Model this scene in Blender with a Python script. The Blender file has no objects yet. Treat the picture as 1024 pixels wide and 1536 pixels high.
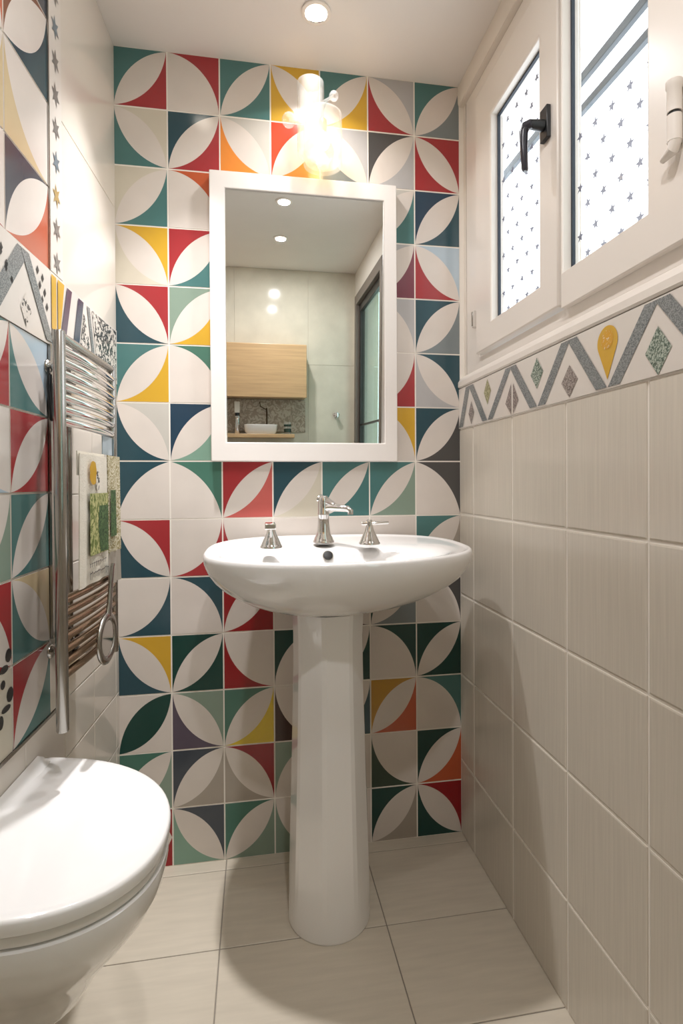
import bpy, bmesh, math, random
from mathutils import Vector, Matrix
random.seed(7)
PI = math.pi
sc = bpy.context.scene
C = sc.collection

# ------------------------------------------------------------------ camera
W = 1.0496            # width of the tiled back wall
H = 2.40              # ceiling height
YB = -1.95            # wall behind the camera
KL = 0.0494           # the left wall opens outwards slightly
cam_d = bpy.data.cameras.new('camera')
cam = bpy.data.objects.new('camera', cam_d)
C.objects.link(cam)
Rv = Vector((0.98588, -0.16739, -0.0055)).normalized()
Fv = Vector((0.16735, 0.98587, -0.00774)).normalized()
Uv = Rv.cross(Fv).normalized()
Rv = Fv.cross(Uv)
M = Matrix((Rv, Uv, -Fv)).transposed().to_4x4()
M.translation = Vector((0.4002, -1.6798, 1.1328))
cam.matrix_world = M
cam_d.sensor_fit = 'HORIZONTAL'
cam_d.sensor_width = 36.0
cam_d.lens = 820.74 * 36.0 / 1024.0
cam_d.shift_x = -11.59 / 1024.0
cam_d.shift_y = -37.28 / 1024.0
cam_d.clip_start = 0.02
sc.camera = cam

# ------------------------------------------------------------------ world, exposure, lights
SKY = 4.4
EXPOSURE = -0.25
P_DOWN = ((3.0, 125), (3.5, 180), (10.0, 180), (5.2, 66))
BULB = 50.0
wd = bpy.data.worlds.new('overcast_sky')
sc.world = wd
wd.use_nodes = True
bg = wd.node_tree.nodes['Background']
bg.inputs[0].default_value = (0.88, 0.94, 1.0, 1)
bg.inputs[1].default_value = SKY
sc.view_settings.view_transform = 'Standard'
sc.view_settings.look = 'None'
sc.view_settings.exposure = EXPOSURE
sc.view_settings.gamma = 1.0
sc.view_settings.use_curve_mapping = False
sc.cycles.use_denoising = True
sc.cycles.max_bounces = 10
sc.cycles.transparent_max_bounces = 16
sc.cycles.caustics_reflective = False
sc.cycles.caustics_refractive = False
sc.cycles.sample_clamp_indirect = 6.0


# ------------------------------------------------------------------ materials
def lin(h):
    if isinstance(h, str):
        h = h.lstrip('#')
        v = [int(h[i:i + 2], 16) / 255 for i in (0, 2, 4)]
        return tuple(c / 12.92 if c <= .04045 else ((c + .055) / 1.055) ** 2.4 for c in v) + (1,)
    return tuple(h) + (1,)


MATS = {}


def mat(name, col, rough=0.5, metal=0.0, coat=0.0, noise=0.0, scale=(8, 8, 8), bump=0.0, bscale=None,
        spec=0.5, alpha=1.0, emit=None, estr=0.0, detail=4.0):
    if name in MATS:
        return MATS[name]
    m = bpy.data.materials.new(name)
    m.use_nodes = True
    nt = m.node_tree
    b = nt.nodes['Principled BSDF']
    col = lin(col)
    b.inputs['Base Color'].default_value = col
    b.inputs['Roughness'].default_value = rough
    b.inputs['Metallic'].default_value = metal
    b.inputs['Coat Weight'].default_value = coat
    b.inputs['Coat Roughness'].default_value = 0.04
    b.inputs['Specular IOR Level'].default_value = spec
    b.inputs['Alpha'].default_value = alpha
    if emit:
        b.inputs['Emission Color'].default_value = lin(emit)
        b.inputs['Emission Strength'].default_value = estr
    if noise or bump:
        tc = nt.nodes.new('ShaderNodeTexCoord')
        mp = nt.nodes.new('ShaderNodeMapping')
        mp.inputs['Scale'].default_value = scale
        nz = nt.nodes.new('ShaderNodeTexNoise')
        nz.inputs['Scale'].default_value = 1.0
        nz.inputs['Detail'].default_value = detail
        nt.links.new(tc.outputs['Object'], mp.inputs[0])
        nt.links.new(mp.outputs[0], nz.inputs['Vector'])
        if noise:
            mr = nt.nodes.new('ShaderNodeMapRange')
            mr.inputs[1].default_value = 0.3
            mr.inputs[2].default_value = 0.7
            mr.inputs[3].default_value = 1 - noise
            mr.inputs[4].default_value = 1 + noise
            nt.links.new(nz.outputs['Fac'], mr.inputs[0])
            mx = nt.nodes.new('ShaderNodeVectorMath')
            mx.operation = 'SCALE'
            mx.inputs[0].default_value = col[:3]
            nt.links.new(mr.outputs[0], mx.inputs['Scale'])
            nt.links.new(mx.outputs[0], b.inputs['Base Color'])
        if bump:
            bp = nt.nodes.new('ShaderNodeBump')
            bp.inputs['Strength'].default_value = bump
            bp.inputs['Distance'].default_value = 0.002
            if bscale:
                mp2 = nt.nodes.new('ShaderNodeMapping')
                mp2.inputs['Scale'].default_value = bscale
                nz2 = nt.nodes.new('ShaderNodeTexNoise')
                nz2.inputs['Scale'].default_value = 1.0
                nt.links.new(tc.outputs['Object'], mp2.inputs[0])
                nt.links.new(mp2.outputs[0], nz2.inputs['Vector'])
                nt.links.new(nz2.outputs['Fac'], bp.inputs['Height'])
            else:
                nt.links.new(nz.outputs['Fac'], bp.inputs['Height'])
            nt.links.new(bp.outputs[0], b.inputs['Normal'])
    MATS[name] = m
    return m


TC = {  # glaze colours of the pattern tiles, some with shade mixed in
    'white': 'D9D0C8', 'cream': 'CFC7B6', 'light': 'C4C0B8', 'lgrey': 'B4B2B2', 'lblue': 'AFC0CC',
    'grey': '7E8688', 'dgrey': '4C4A49', 'slate': '3F4650', 'navy': '2A4154', 'teal': '4C7775', 'dteal': '2A4A54',
    'dgreen': '123F38', 'green': '4A7566', 'sage': '86998A', 'lsage': '7FA08F', 'olive': '35483A', 'red': 'A23438',  # darkest green is the teal glaze with the lower rows' shade mixed in
    'dred': '94141C', 'salmon': 'C0605A', 'orange': 'E0893A', 'rust': 'BE5A34', 'redor': 'D24A30', 'yellow': 'CFA335',  # darkest red is the red glaze with the lower rows' shade mixed in
    'mustard': 'B98A22', 'maroon': '7C4450', 'purple': '5A4F5E', 'brown': '3C2218', 'greige': 'A69C90',
    'terracotta': 'BA6347', 'dbrown': '7B4A34', 'beige': 'CDB994', 'yel2': 'D8BC28'}


def tmat(k):
    return mat('glaze_' + k, TC[k], rough=0.16, noise=0.035, scale=(9, 9, 9), spec=0.55,
               bump=0.02, bscale=(6, 6, 6))


M_grout = mat('grout', 'EEE8DF', rough=0.7)
M_plaster = mat('ceiling_paint', 'E2DDD8', rough=0.75, noise=0.01)
M_paint = mat('wall_paint', 'DCD4CA', rough=0.55, noise=0.01)
M_pvc = mat('white_window_frame', 'E6DFD7', rough=0.28)
M_ceramic = mat('white_ceramic', 'ECEAE8', rough=0.06, coat=0.5, spec=0.6)
M_lid = mat('toilet_lid_plastic', 'EFEDEB', rough=0.10, coat=0.3)
M_chrome = mat('chrome', 'E0DFDE', rough=0.07, metal=1.0)
M_steel = mat('brushed_steel', 'A8A5A0', rough=0.22, metal=1.0)
M_bronze = mat('tinted_metal_slat', 'A88E74', rough=0.25, metal=0.85)
M_black = mat('black_plastic', '1B1D20', rough=0.3)
M_handle = mat('dark_handle', '2C2A33', rough=0.25)
M_frame = mat('mirror_frame_paint', 'EAE4DF', rough=0.35)
M_mirror = mat('mirror_silver', 'EDF0EE', rough=0.005, metal=1.0)
M_darkalu = mat('dark_aluminium', '221E1C', rough=0.35)
M_alu = mat('taupe_aluminium', '6E645C', rough=0.4)
M_rubber = mat('grey_seal', '2A3440', rough=0.5)
M_rail = mat('grey_exterior_metal', '5E686F', rough=0.5)


def streak_tile(name, col, sc1, amp, rough, bump):
    m = mat(name, col, rough=rough, noise=amp, scale=sc1, bump=bump, detail=3.0)
    return m


M_beige = streak_tile('beige_streaked_tile', 'D0C8BB', (260, 260, 6), 0.05, 0.22, 0.10)
M_cream = mat('cream_gloss_tile', 'D8D0C5', rough=0.12, noise=0.015, scale=(3, 3, 3), bump=0.05, bscale=(5, 5, 5))
M_floor = mat('floor_stone_tile', 'C8BEAD', rough=0.42, noise=0.06, scale=(7, 60, 7), bump=0.08, detail=8)
M_fgrout = mat('floor_grout', '8D857A', rough=0.85)
M_farwall = mat('far_wall_marble_tile', 'D2CBBB', rough=0.09, noise=0.09, scale=(7, 7, 7), detail=8)


def wood_mat():
    m = mat('oak_veneer', 'C6A57C', rough=0.3, noise=0.12, scale=(4, 60, 90), detail=8)
    return m


M_wood = wood_mat()


def glass_mat(name, tint=(1, 1, 1), gl=0.12, rough=0.0):
    m = bpy.data.materials.new(name)
    m.use_nodes = True
    nt = m.node_tree
    nt.nodes.clear()
    out = nt.nodes.new('ShaderNodeOutputMaterial')
    tr = nt.nodes.new('ShaderNodeBsdfTransparent')
    tr.inputs[0].default_value = tuple(tint) + (1,)
    g = nt.nodes.new('ShaderNodeBsdfGlossy')
    g.inputs['Roughness'].default_value = rough
    lw = nt.nodes.new('ShaderNodeLayerWeight')
    lw.inputs[0].default_value = 0.5
    mx = nt.nodes.new('ShaderNodeMixShader')
    pw = nt.nodes.new('ShaderNodeMath')
    pw.operation = 'POWER'
    pw.inputs[1].default_value = 4.0
    ma = nt.nodes.new('ShaderNodeMath')
    ma.operation = 'MULTIPLY_ADD'
    ma.inputs[1].default_value = gl * 4
    ma.inputs[2].default_value = 0.03
    nt.links.new(lw.outputs['Facing'], pw.inputs[0])
    nt.links.new(pw.outputs[0], ma.inputs[0])
    nt.links.new(ma.outputs[0], mx.inputs[0])
    nt.links.new(tr.outputs[0], mx.inputs[1])
    nt.links.new(g.outputs[0], mx.inputs[2])
    nt.links.new(mx.outputs[0], out.inputs[0])
    return m


M_pane = glass_mat('window_glass', (1, 1, 1), 0.10)
M_crystal = glass_mat('crystal_glass', (0.97, 0.97, 0.96), 0.16, 0.03)


def add_scatter(m, fac):
    nt = m.node_tree
    out = [n for n in nt.nodes if n.type == 'OUTPUT_MATERIAL'][0]
    src = out.inputs[0].links[0].from_socket
    t = nt.nodes.new('ShaderNodeBsdfTranslucent')
    t.inputs[0].default_value = (.95, .94, .92, 1)
    d = nt.nodes.new('ShaderNodeBsdfDiffuse')
    d.inputs[0].default_value = (.95, .94, .92, 1)
    ad = nt.nodes.new('ShaderNodeMixShader')
    mx = nt.nodes.new('ShaderNodeMixShader')
    mx.inputs[0].default_value = fac
    nt.links.new(t.outputs[0], ad.inputs[1])
    nt.links.new(d.outputs[0], ad.inputs[2])
    nt.links.new(src, mx.inputs[1])
    nt.links.new(ad.outputs[0], mx.inputs[2])
    nt.links.new(mx.outputs[0], out.inputs[0])


add_scatter(M_crystal, .15)
M_pane2 = glass_mat('green_tinted_glass', (0.80, 0.92, 0.88), 0.15)
M_star = mat('star_film', '74778A', rough=0.6, alpha=.93)


def pattern_mat(name, c1, c2, scale, thr, distort=2.0, kind='noise', rough=0.3, stretch=(1, 1, 1)):
    m = bpy.data.materials.new(name)
    m.use_nodes = True
    nt = m.node_tree
    b = nt.nodes['Principled BSDF']
    b.inputs['Roughness'].default_value = rough
    tc = nt.nodes.new('ShaderNodeTexCoord')
    mp = nt.nodes.new('ShaderNodeMapping')
    mp.inputs['Scale'].default_value = stretch
    nt.links.new(tc.outputs['Object'], mp.inputs[0])
    if kind == 'noise':
        n = nt.nodes.new('ShaderNodeTexNoise')
        n.inputs['Scale'].default_value = scale
        n.inputs['Detail'].default_value = 3
        n.inputs['Distortion'].default_value = distort
        o = n.outputs['Fac']
    else:
        n = nt.nodes.new('ShaderNodeTexWave')
        n.inputs['Scale'].default_value = scale
        n.inputs['Distortion'].default_value = distort
        n.inputs['Detail'].default_value = 3
        n.inputs['Detail Scale'].default_value = 2
        o = n.outputs['Fac']
    nt.links.new(mp.outputs[0], n.inputs['Vector'])
    cr = nt.nodes.new('ShaderNodeValToRGB')
    cr.color_ramp.elements[0].position = max(thr - .05, 0)
    cr.color_ramp.elements[0].color = lin(c1)
    cr.color_ramp.elements[1].position = thr + .05
    cr.color_ramp.elements[1].color = lin(c2)
    nt.links.new(o, cr.inputs[0])
    nt.links.new(cr.outputs[0], b.inputs['Base Color'])
    return m


M_scrib = pattern_mat('ink_scribble_tile', '4A4B4A', 'D6CFC6', 34, .47, 9, 'wave', .25)
M_hatch = pattern_mat('hatched_grey_glaze', '666B6C', '8E9190', 420, .5, 0, 'noise', .25)
M_speckg = pattern_mat('speckled_green_glaze', '4F6054', 'A9B3A6', 230, .5, 1, 'noise', .25)
M_speckb = pattern_mat('speckled_brown_glaze', '6A605C', 'A59C96', 300, .5, 1, 'noise', .25)
M_specko = pattern_mat('speckled_olive_glaze', '7F7C54', 'B5B18D', 260, .5, 1, 'noise', .25)
M_specky = pattern_mat('speckled_yellow_glaze', 'CF9A2C', 'E8DCC0', 190, .64, 1, 'noise', .25)
M_stone = pattern_mat('mottled_stone', '96897A', 'B9AE9E', 22, .5, 3, 'noise', .3)


# ------------------------------------------------------------------ mesh helpers
ORG = {}


class MB:
    def __init__(self):
        self.v = []
        self.f = []
        self.fm = []
        self.mats = []

    def mi(self, m):
        if m not in self.mats:
            self.mats.append(m)
        return self.mats.index(m)

    def add(self, vs, fs, m):
        b = len(self.v)
        self.v += [Vector(p) for p in vs]
        i = self.mi(m)
        for f in fs:
            self.f.append(tuple(b + k for k in f))
            self.fm.append(i)

    def box(self, lo, hi, m, fr=None):
        x0, y0, z0 = lo
        x1, y1, z1 = hi
        vs = [(x0, y0, z0), (x1, y0, z0), (x1, y1, z0), (x0, y1, z0), (x0, y0, z1), (x1, y0, z1), (x1, y1, z1), (x0, y1, z1)]
        if fr:
            vs = [fr(*p) for p in vs]
        self.add(vs, [(0, 3, 2, 1), (4, 5, 6, 7), (0, 1, 5, 4), (1, 2, 6, 5), (2, 3, 7, 6), (3, 0, 4, 7)], m)

    def prism(self, poly, t0, t1, m, fr, side=None):
        n = len(poly)
        vs = [fr(a, b, t0) for a, b in poly] + [fr(a, b, t1) for a, b in poly]
        self.add(vs, [tuple(range(n, 2 * n)), tuple(reversed(range(n)))], m)
        self.add(vs, [(i, (i + 1) % n, n + (i + 1) % n, n + i) for i in range(n)], side or m)

    def poly(self, poly, t, m, fr):
        self.add([fr(a, b, t) for a, b in poly], [tuple(range(len(poly)))], m)

    def loft(self, rings, m, cap0=True, cap1=True, closed=True):
        n = len(rings[0])
        vs = [p for r in rings for p in r]
        fs = []
        for k in range(len(rings) - 1):
            for i in range(n if closed else n - 1):
                j = (i + 1) % n
                fs.append((k * n + i, k * n + j, (k + 1) * n + j, (k + 1) * n + i))
        if cap0:
            fs.append(tuple(reversed(range(n))))
        if cap1:
            fs.append(tuple(range((len(rings) - 1) * n, len(rings) * n)))
        self.add(vs, fs, m)

    def lathe(self, prof, c, m, n=40, ax='z', cap0=True, cap1=True):
        rings = []
        for r, h in prof:
            ring = []
            for i in range(n):
                a = 2 * PI * i / n
                u, v = r * math.cos(a), r * math.sin(a)
                if ax == 'z':
                    p = (u, v, h)
                elif ax == 'y':
                    p = (u, h, v)
                elif ax == 'x':
                    p = (h, u, v)
                else:
                    A = Vector(ax).normalized()
                    X = A.orthogonal().normalized()
                    Y = A.cross(X)
                    q = X * u + Y * v + A * h
                    p = tuple(q)
                ring.append(Vector(c) + Vector(p))
            rings.append(ring)
        self.loft(rings, m, cap0, cap1)

    def tube(self, pts, r, m, n=12, flat=None):
        pts = [Vector(p) for p in pts]
        rings = []
        prev = None
        for i, p in enumerate(pts):
            t = (pts[min(i + 1, len(pts) - 1)] - pts[max(i - 1, 0)]).normalized()
            if prev is None:
                u = t.orthogonal().normalized()
                if flat:
                    u = (Vector(flat) - t * t.dot(Vector(flat))).normalized()
            else:
                u = (prev - t * prev.dot(t)).normalized()
            prev = u
            w = t.cross(u)
            rr = r[i] if isinstance(r, (list, tuple)) else r
            ra, rb = rr if isinstance(rr, tuple) else (rr, rr)
            rings.append([p + u * ra * math.cos(2 * PI * k / n) + w * rb * math.sin(2 * PI * k / n) for k in range(n)])
        self.loft(rings, m)

    def sphere(self, c, r, m, n=20, s=(1, 1, 1)):
        rings = []
        for k in range(1, n // 2):
            a = -PI / 2 + PI * k / (n // 2)
            rings.append([Vector(c) + Vector((r * s[0] * math.cos(a) * math.cos(2 * PI * i / n),
                                              r * s[1] * math.cos(a) * math.sin(2 * PI * i / n), r * s[2] * math.sin(a))) for i in range(n)])
        self.loft(rings, m)

    def build(self, name, parent=None, base=None, bevel=0.0, seg=2, smooth=35, sub=0, fixn=True):
        org = Vector(base) if base is not None else (ORG[parent] if parent else Vector((0, 0, 0)))
        me = bpy.data.meshes.new(name)
        me.from_pydata([tuple(v - org) for v in self.v], [], self.f)
        for m in self.mats:
            me.materials.append(m)
        for p, i in zip(me.polygons, self.fm):
            p.material_index = i
        if fixn:
            bm = bmesh.new()
            bm.from_mesh(me)
            bmesh.ops.remove_doubles(bm, verts=bm.verts, dist=1e-6)
            bmesh.ops.recalc_face_normals(bm, faces=bm.faces)
            bm.to_mesh(me)
            bm.free()
        if smooth:
            for p in me.polygons:
                p.use_smooth = True
            me.set_sharp_from_angle(angle=math.radians(smooth))
        o = bpy.data.objects.new(name, me)
        C.objects.link(o)
        if bevel:
            b = o.modifiers.new('bevel', 'BEVEL')
            b.width = bevel
            b.segments = seg
            b.limit_method = 'ANGLE'
            b.angle_limit = math.radians(40)
            b.harden_normals = False
        if sub:
            s = o.modifiers.new('sub', 'SUBSURF')
            s.levels = sub
            s.render_levels = sub
        if parent:
            o.parent = parent
            ORG[o] = ORG[parent]
            o.location = (0, 0, 0)
        else:
            o.location = org
            ORG[o] = org
        return o


def empty(name, loc, label=None, cat=None, group=None, kind=None):
    o = bpy.data.objects.new(name, None)
    o.empty_display_size = 0.05
    C.objects.link(o)
    o.location = loc
    ORG[o] = Vector(loc)
    tag(o, label, cat, group, kind)
    return o


def tag(o, label=None, cat=None, group=None, kind=None):
    if label:
        o['label'] = label
    if cat:
        o['category'] = cat
    if group:
        o['group'] = group
    if kind:
        o['kind'] = kind
    return o


def struct(o, label=None, cat=None):
    return tag(o, label, cat, None, 'structure')


# frames: (a, b, t) -> world; a runs to the right as seen from inside, b up, t into the room
def fr_back(a, b, t):
    return Vector((a, -t, b))


NL = Vector((1, -KL, 0)).normalized()


def fr_left(a, b, t):          # a = y (0 at the back corner, negative towards the camera)
    return Vector((KL * a, a, b)) + NL * t


def fr_right(a, b, t):         # a = distance from the back corner
    return Vector((W - t, -a, b))


def fr_far(a, b, t):
    return Vector((a, YB + t, b))


def arc(cx, cy, r, a0, a1, n=20):
    return [(cx + r * math.cos(a0 + (a1 - a0) * i / n), cy + r * math.sin(a0 + (a1 - a0) * i / n)) for i in range(n + 1)]


def petal_tile(mb, a0, b0, w, h, th, fr, d, c1, c2, petal='white', gap=0.0021, sag=.245):
    """d '/' : petal from bottom-left to top-right, c1 fills the top-left corner, c2 the bottom-right;
       d '\\': petal from top-left to bottom-right, c1 fills top-right, c2 bottom-left."""
    a0 += gap
    b0 += gap
    w -= 2 * gap
    h -= 2 * gap

    def P(l):
        return [(a0 + (u if d == '/' else 1 - u) * w, b0 + v * h) for u, v in l]
    Rr = (.5 + sag * sag) / (2 * sag)
    half = math.asin(math.sqrt(.5) / Rr)
    e = (Rr - sag) / math.sqrt(2)
    up = arc(.5 + e, .5 - e, Rr, .75 * PI + half, .75 * PI - half)      # bulges to the top-left
    lo = arc(.5 - e, .5 + e, Rr, -.25 * PI - half, -.25 * PI + half)    # bulges to the bottom-right
    up[0] = lo[0] = (0, 0)
    up[-1] = lo[-1] = (1, 1)
    if d == 'x':                           # two corner fills on the right edge
        top = [(0.30, 1), (0.62, .93), (.85, .78), (1, .5), (1, 1)]
        bot = [(0.30, 0), (0.62, .07), (.85, .22), (1, .5), (1, 0)]
        Q = lambda l: [(a0 + u * w, b0 + v * h) for u, v in l]
        mb.poly(Q(top), th, tmat(c1), fr)
        mb.poly(Q(bot), th, tmat(c2), fr)
        mb.poly(Q([(0, 0)] + bot[:4] + [(.85, .78), (.62, .93), (.3, 1), (0, 1)]), th, tmat(petal), fr)
    else:
        mb.poly(P(up + [(0, 1)]), th, tmat(c1), fr)
        mb.poly(P(lo + [(1, 0)]), th, tmat(c2), fr)
        mb.poly(P(up + list(reversed(lo[1:-1]))), th, tmat(petal), fr)
    cs = [(a0, b0), (a0 + w, b0), (a0 + w, b0 + h), (a0, b0 + h)]
    for i in range(4):
        p, q = cs[i], cs[(i + 1) % 4]
        mb.add([fr(p[0], p[1], 0), fr(q[0], q[1], 0), fr(q[0], q[1], th), fr(p[0], p[1], th)], [(0, 1, 2, 3)], tmat('white'))


def slab_tile(mb, a0, b0, w, h, th, fr, m, gap=0.0025, ch=0.003):
    a0 += gap
    b0 += gap
    w -= 2 * gap
    h -= 2 * gap
    r0 = [(a0, b0), (a0 + w, b0), (a0 + w, b0 + h), (a0, b0 + h)]
    r1 = [(a0 + ch, b0 + ch), (a0 + w - ch, b0 + ch), (a0 + w - ch, b0 + h - ch), (a0 + ch, b0 + h - ch)]
    vs = [fr(a, b, 0) for a, b in r0] + [fr(a, b, th * .55) for a, b in r0] + [fr(a, b, th) for a, b in r1]
    fs = []
    for k in (0, 4):
        for i in range(4):
            fs.append((k + i, k + (i + 1) % 4, k + 4 + (i + 1) % 4, k + 4 + i))
    fs.append((8, 9, 10, 11))
    mb.add(vs, fs, m)


# ================================================================== STRUCTURE
XL = -KL * 1.95 - 0.1
# ---- floor
mb = MB()
mb.box((XL - .1, YB - .1, -.06), (W + .12, .12, -.002), M_fgrout)
fl = lambda a, b, t: Vector((a, b, t - .002))
gx = [-.54, -.12, .305, .722, 1.14]
gy = [.24, -.045, -.322, -.602, -.882, -1.162, -1.442, -1.722, -2.0]
for i in range(len(gx) - 1):
    for j in range(len(gy) - 1):
        x0, x1 = max(gx[i], XL), min(gx[i + 1], W + .05)
        y1, y0 = min(gy[j], 0.05), max(gy[j + 1], YB - .02)
        slab_tile(mb, x0, y0, x1 - x0, y1 - y0, .002, fl, M_floor, gap=.0014, ch=.0012)
floor = struct(mb.build('floor', smooth=0, fixn=False), 'beige stone-look tiled floor')

# ---- ceiling
mb = MB()
mb.box((XL - .1, YB - .1, H), (W + .3, .12, H + .08), M_plaster)
struct(mb.build('ceiling', smooth=0), 'plain white ceiling with recessed spotlights')

# ---- back wall with petal tiles
TW, TH = W / 7.0, H / 14.0
PAT = [
    ['/ teal red', '\\ red white', '/ teal teal', '\\ yellow yellow', '/ teal yellow', '\\ lgrey red', '/ teal grey'],
    ['\\ cream teal', '/ dteal red', '\\ light orange', '/ redor orange', '\\ lgrey grey', '/ dgrey lgrey', '\\ red red'],
    ['/ cream teal', '\\ rust white', '/ teal red', '\\ white teal', '/ teal white', '/ light teal', '/ navy dteal'],
    ['\\ yellow cream', '/ red teal', '\\ white teal', '/ teal red', '\\ white red', '/ lgrey maroon', '\\ lblue red'],
    ['\\ red dteal', '/ sage yellow', '\\ white teal', '/ teal red', '\\ white red', '\\ lgrey white', '/ dteal grey'],
    ['/ teal yellow', '\\ green white', '/ teal white', '\\ teal red', '/ red teal', '/ white red', '\\ dteal lgrey'],
    ['\\ light dteal', '/ navy lsage', '\\ white teal', '/ teal yellow', '\\ white red', '\\ yellow white', '/ dteal dgrey'],
    ['/ dteal white', '\\ green white', '/ red salmon', '/ dteal cream', '/ teal teal', '/ teal sage', '\\ dgrey white'],
    ['\\ red dteal', '/ white red', '\\ white red', '/ white white', '\\ white white', '/ white white', '/ teal greige'],
    ['/ white dteal', '\\ dteal white', '/ dred dred', '\\ white white', '\\ white brown', '/ dgreen grey', '\\ dgrey white'],
    ['\\ yellow dteal', '/ dgreen dgreen', '\\ white dred', '/ dgreen white', '/ white dgreen', '\\ dgreen white', '/ dgreen dgreen'],
    ['/ white white dgreen', '\\ sage purple', '/ green yel2', '\\ white brown', '/ white dteal', '/ mustard rust', '\\ teal white'],
    ['/ green sage', '/ slate greige', '\\ dred greige', '/ sage white', '\\ white green', '\\ white olive', '/ dgreen rust'],
    ['x dred dred', '\\ slate lsage', '/ green sage', '\\ white sage', '/ white white', '/ dgreen greige', '\\ dred dgreen'],
]
mb = MB()
mb.box((-.12, .0, -.02), (W + .09, .12, H + .02), M_grout)
for r, row in enumerate(PAT):
    for c, s in enumerate(row):
        k = s.split()
        petal_tile(mb, c * TW, H - (r + 1) * TH, TW, TH, .0008, fr_back, k[0], k[1], k[2], k[3] if len(k) > 3 else 'white',
                   sag=.205 if r == 7 else .27 if 'white' in k[1:3] else .245)
struct(mb.build('wall_back', smooth=0, fixn=False), 'wall of coloured petal-pattern tiles behind the washbasin')

# ---- left wall
mb = MB()
mb.box((YB - .1, -.02, -.12), (.02, H + .02, 0), M_grout, fr_left)
# upper plain gloss panels
for z0, z1 in ((1.577, 1.93), (1.93, 2.40)):
    slab_tile(mb, -.386, z0, .386, z1 - z0, .003, fr_left, M_cream, gap=.0006, ch=.001)
# large petal tiles
up = [['/ slate terracotta', '\\ white beige', '/ dbrown dteal', '/ white slate', '\\ teal red'],
      ['\\ white red', '/ teal beige', '\\ terracotta white', '/ white teal', '/ slate red']]
for ci in range(8):
    a0 = -.456 - .18 * (ci + 1)
    for ri in range(5):
        z0 = 1.577 + ri * .172
        k = up[ci % 2][ri].split()
        if z0 + .172 > H:
            petal_tile(mb, a0, z0, .18, H - z0, .003, fr_left, k[0], k[1], k[2])
        else:
            petal_tile(mb, a0, z0, .18, .172, .003, fr_left, k[0], k[1], k[2])
lowp = [['\\ lblue teal', '/ red red', '/ teal teal', '\\ beige teal', '/ red teal'],
        ['/ teal red', '\\ white lblue', '/ white sage', '\\ red red', '/ cream cream cream']]
for ci in range(8):
    a0 = -.468 - .158 * (ci + 1)
    for ri in range(5):
        z1 = 1.422 - ri * .1525
        k = lowp[ci % 2][ri].split()
        petal_tile(mb, a0, z1 - .1525, .158, .1525, .003, fr_left, k[0], k[1], k[2], k[3] if len(k) > 3 else 'white')
# dark ornament on the cream tile next to the frame edge
for (a, b, ra, rb) in ((-.64, .835, .011, .012), (-.655, .815, .014, .007), (-.636, .765, .012, .013), (-.65, .745, .016, .006), (-.668, .728, .009, .012), (-.66, .79, .008, .008)):
    mb.poly([(a + ra * math.cos(t * PI / 6), b + rb * math.sin(t * PI / 6)) for t in range(12)], .0036, mat('ink', '2C2C2C', rough=.3), fr_left)
# beige tiles: column right of the petals and the dado below
zs = [.66, .80, .955, 1.11, 1.265, 1.422]
cols = [-.468, -.395, -.21, -.03, 0]
for i in range(5):
    for j in range(4):
        slab_tile(mb, cols[j], zs[i], cols[j + 1] - cols[j], zs[i + 1] - zs[i], .003, fr_left, M_cream, gap=.0012, ch=.0015)
cols = [-1.95, -1.695, -1.51, -1.325, -1.14, -.955, -.77, -.58, -.395, -.21, -.03, 0]
for z0, z1 in ((0, .22), (.22, .375), (.375, .53), (.53, .66)):
    for j in range(len(cols) - 1):
        slab_tile(mb, cols[j], z0, cols[j + 1] - cols[j], z1 - z0, .003, fr_left, M_cream, gap=.0012, ch=.0015)
struct(mb.build('wall_left', smooth=0, fixn=False), 'left wall with petal tiles and cream gloss tiles')

# decorative band on the left wall
def strip(mb, a0, a1, z0, z1, w, t, m, fr):
    mb.poly([(a0 - w / 2, z0), (a0 + w / 2, z0), (a1 + w / 2, z1), (a1 - w / 2, z1)], t, m, fr)


def diamond(mb, a, b, ra, rb, t, m, fr):
    mb.poly([(a - ra, b), (a, b - rb), (a + ra, b), (a, b + rb)], t, m, fr)


T1 = .0055
mb = MB()
mb.box((YB, 1.422, .0), (0, 1.577, .0045), mat('band_glaze', 'DAD3CB', rough=.2), fr_left)
b0, b1 = 1.428, 1.571
for k in range(6):
    pk = -.575 - .235 * k
    strip(mb, pk - .115, pk, b0, b1, .045, T1, M_hatch, fr_left)
    strip(mb, pk + .115, pk + .006, b0, b1, .034, T1 + .0003, M_hatch, fr_left)
    diamond(mb, pk + .01, 1.462, .022, .032, T1, M_scrib, fr_left)
    for q in range(2):
        for p in range(3):
            diamond(mb, pk - .10 + .02 * q + .018 * p, 1.555 - .022 * p - .014 * q, .006, .008, T1, mat('ink', '2C2C2C'), fr_left)
            diamond(mb, pk + .06 + .022 * q + .01 * p, 1.555 - .026 * p - .008 * q, .006, .009, T1, mat('ink', '2C2C2C'), fr_left)
mb.poly([(-.452, b0 + .03), (-.428, b0 + .03), (-.428, b1), (-.452, b1)], T1 + .0006, tmat('yellow'), fr_left)
mb.poly([(-.42, b0 + .03), (-.408, b0 + .03), (-.385, b1), (-.42, b1)], T1 + .0006, tmat('yellow'), fr_left)
mb.poly([(-.452, b0), (-.405, b0), (-.405, b0 + .028), (-.452, b0 + .028)], T1 + .0006, M_scrib, fr_left)
strip(mb, -.40, -.355, b0, b1, .028, T1 + .0006, tmat('purple'), fr_left)
strip(mb, -.325, -.285, b0, b1, .034, T1 + .0006, tmat('navy'), fr_left)
mb.poly([(-.30, b0), (-.20, b0), (-.265, b1 - .02)], T1, M_scrib, fr_left)
mb.poly([(-.17, b0), (-.01, b0), (-.01, b1), (-.21, b1)], T1, M_scrib, fr_left)
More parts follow.
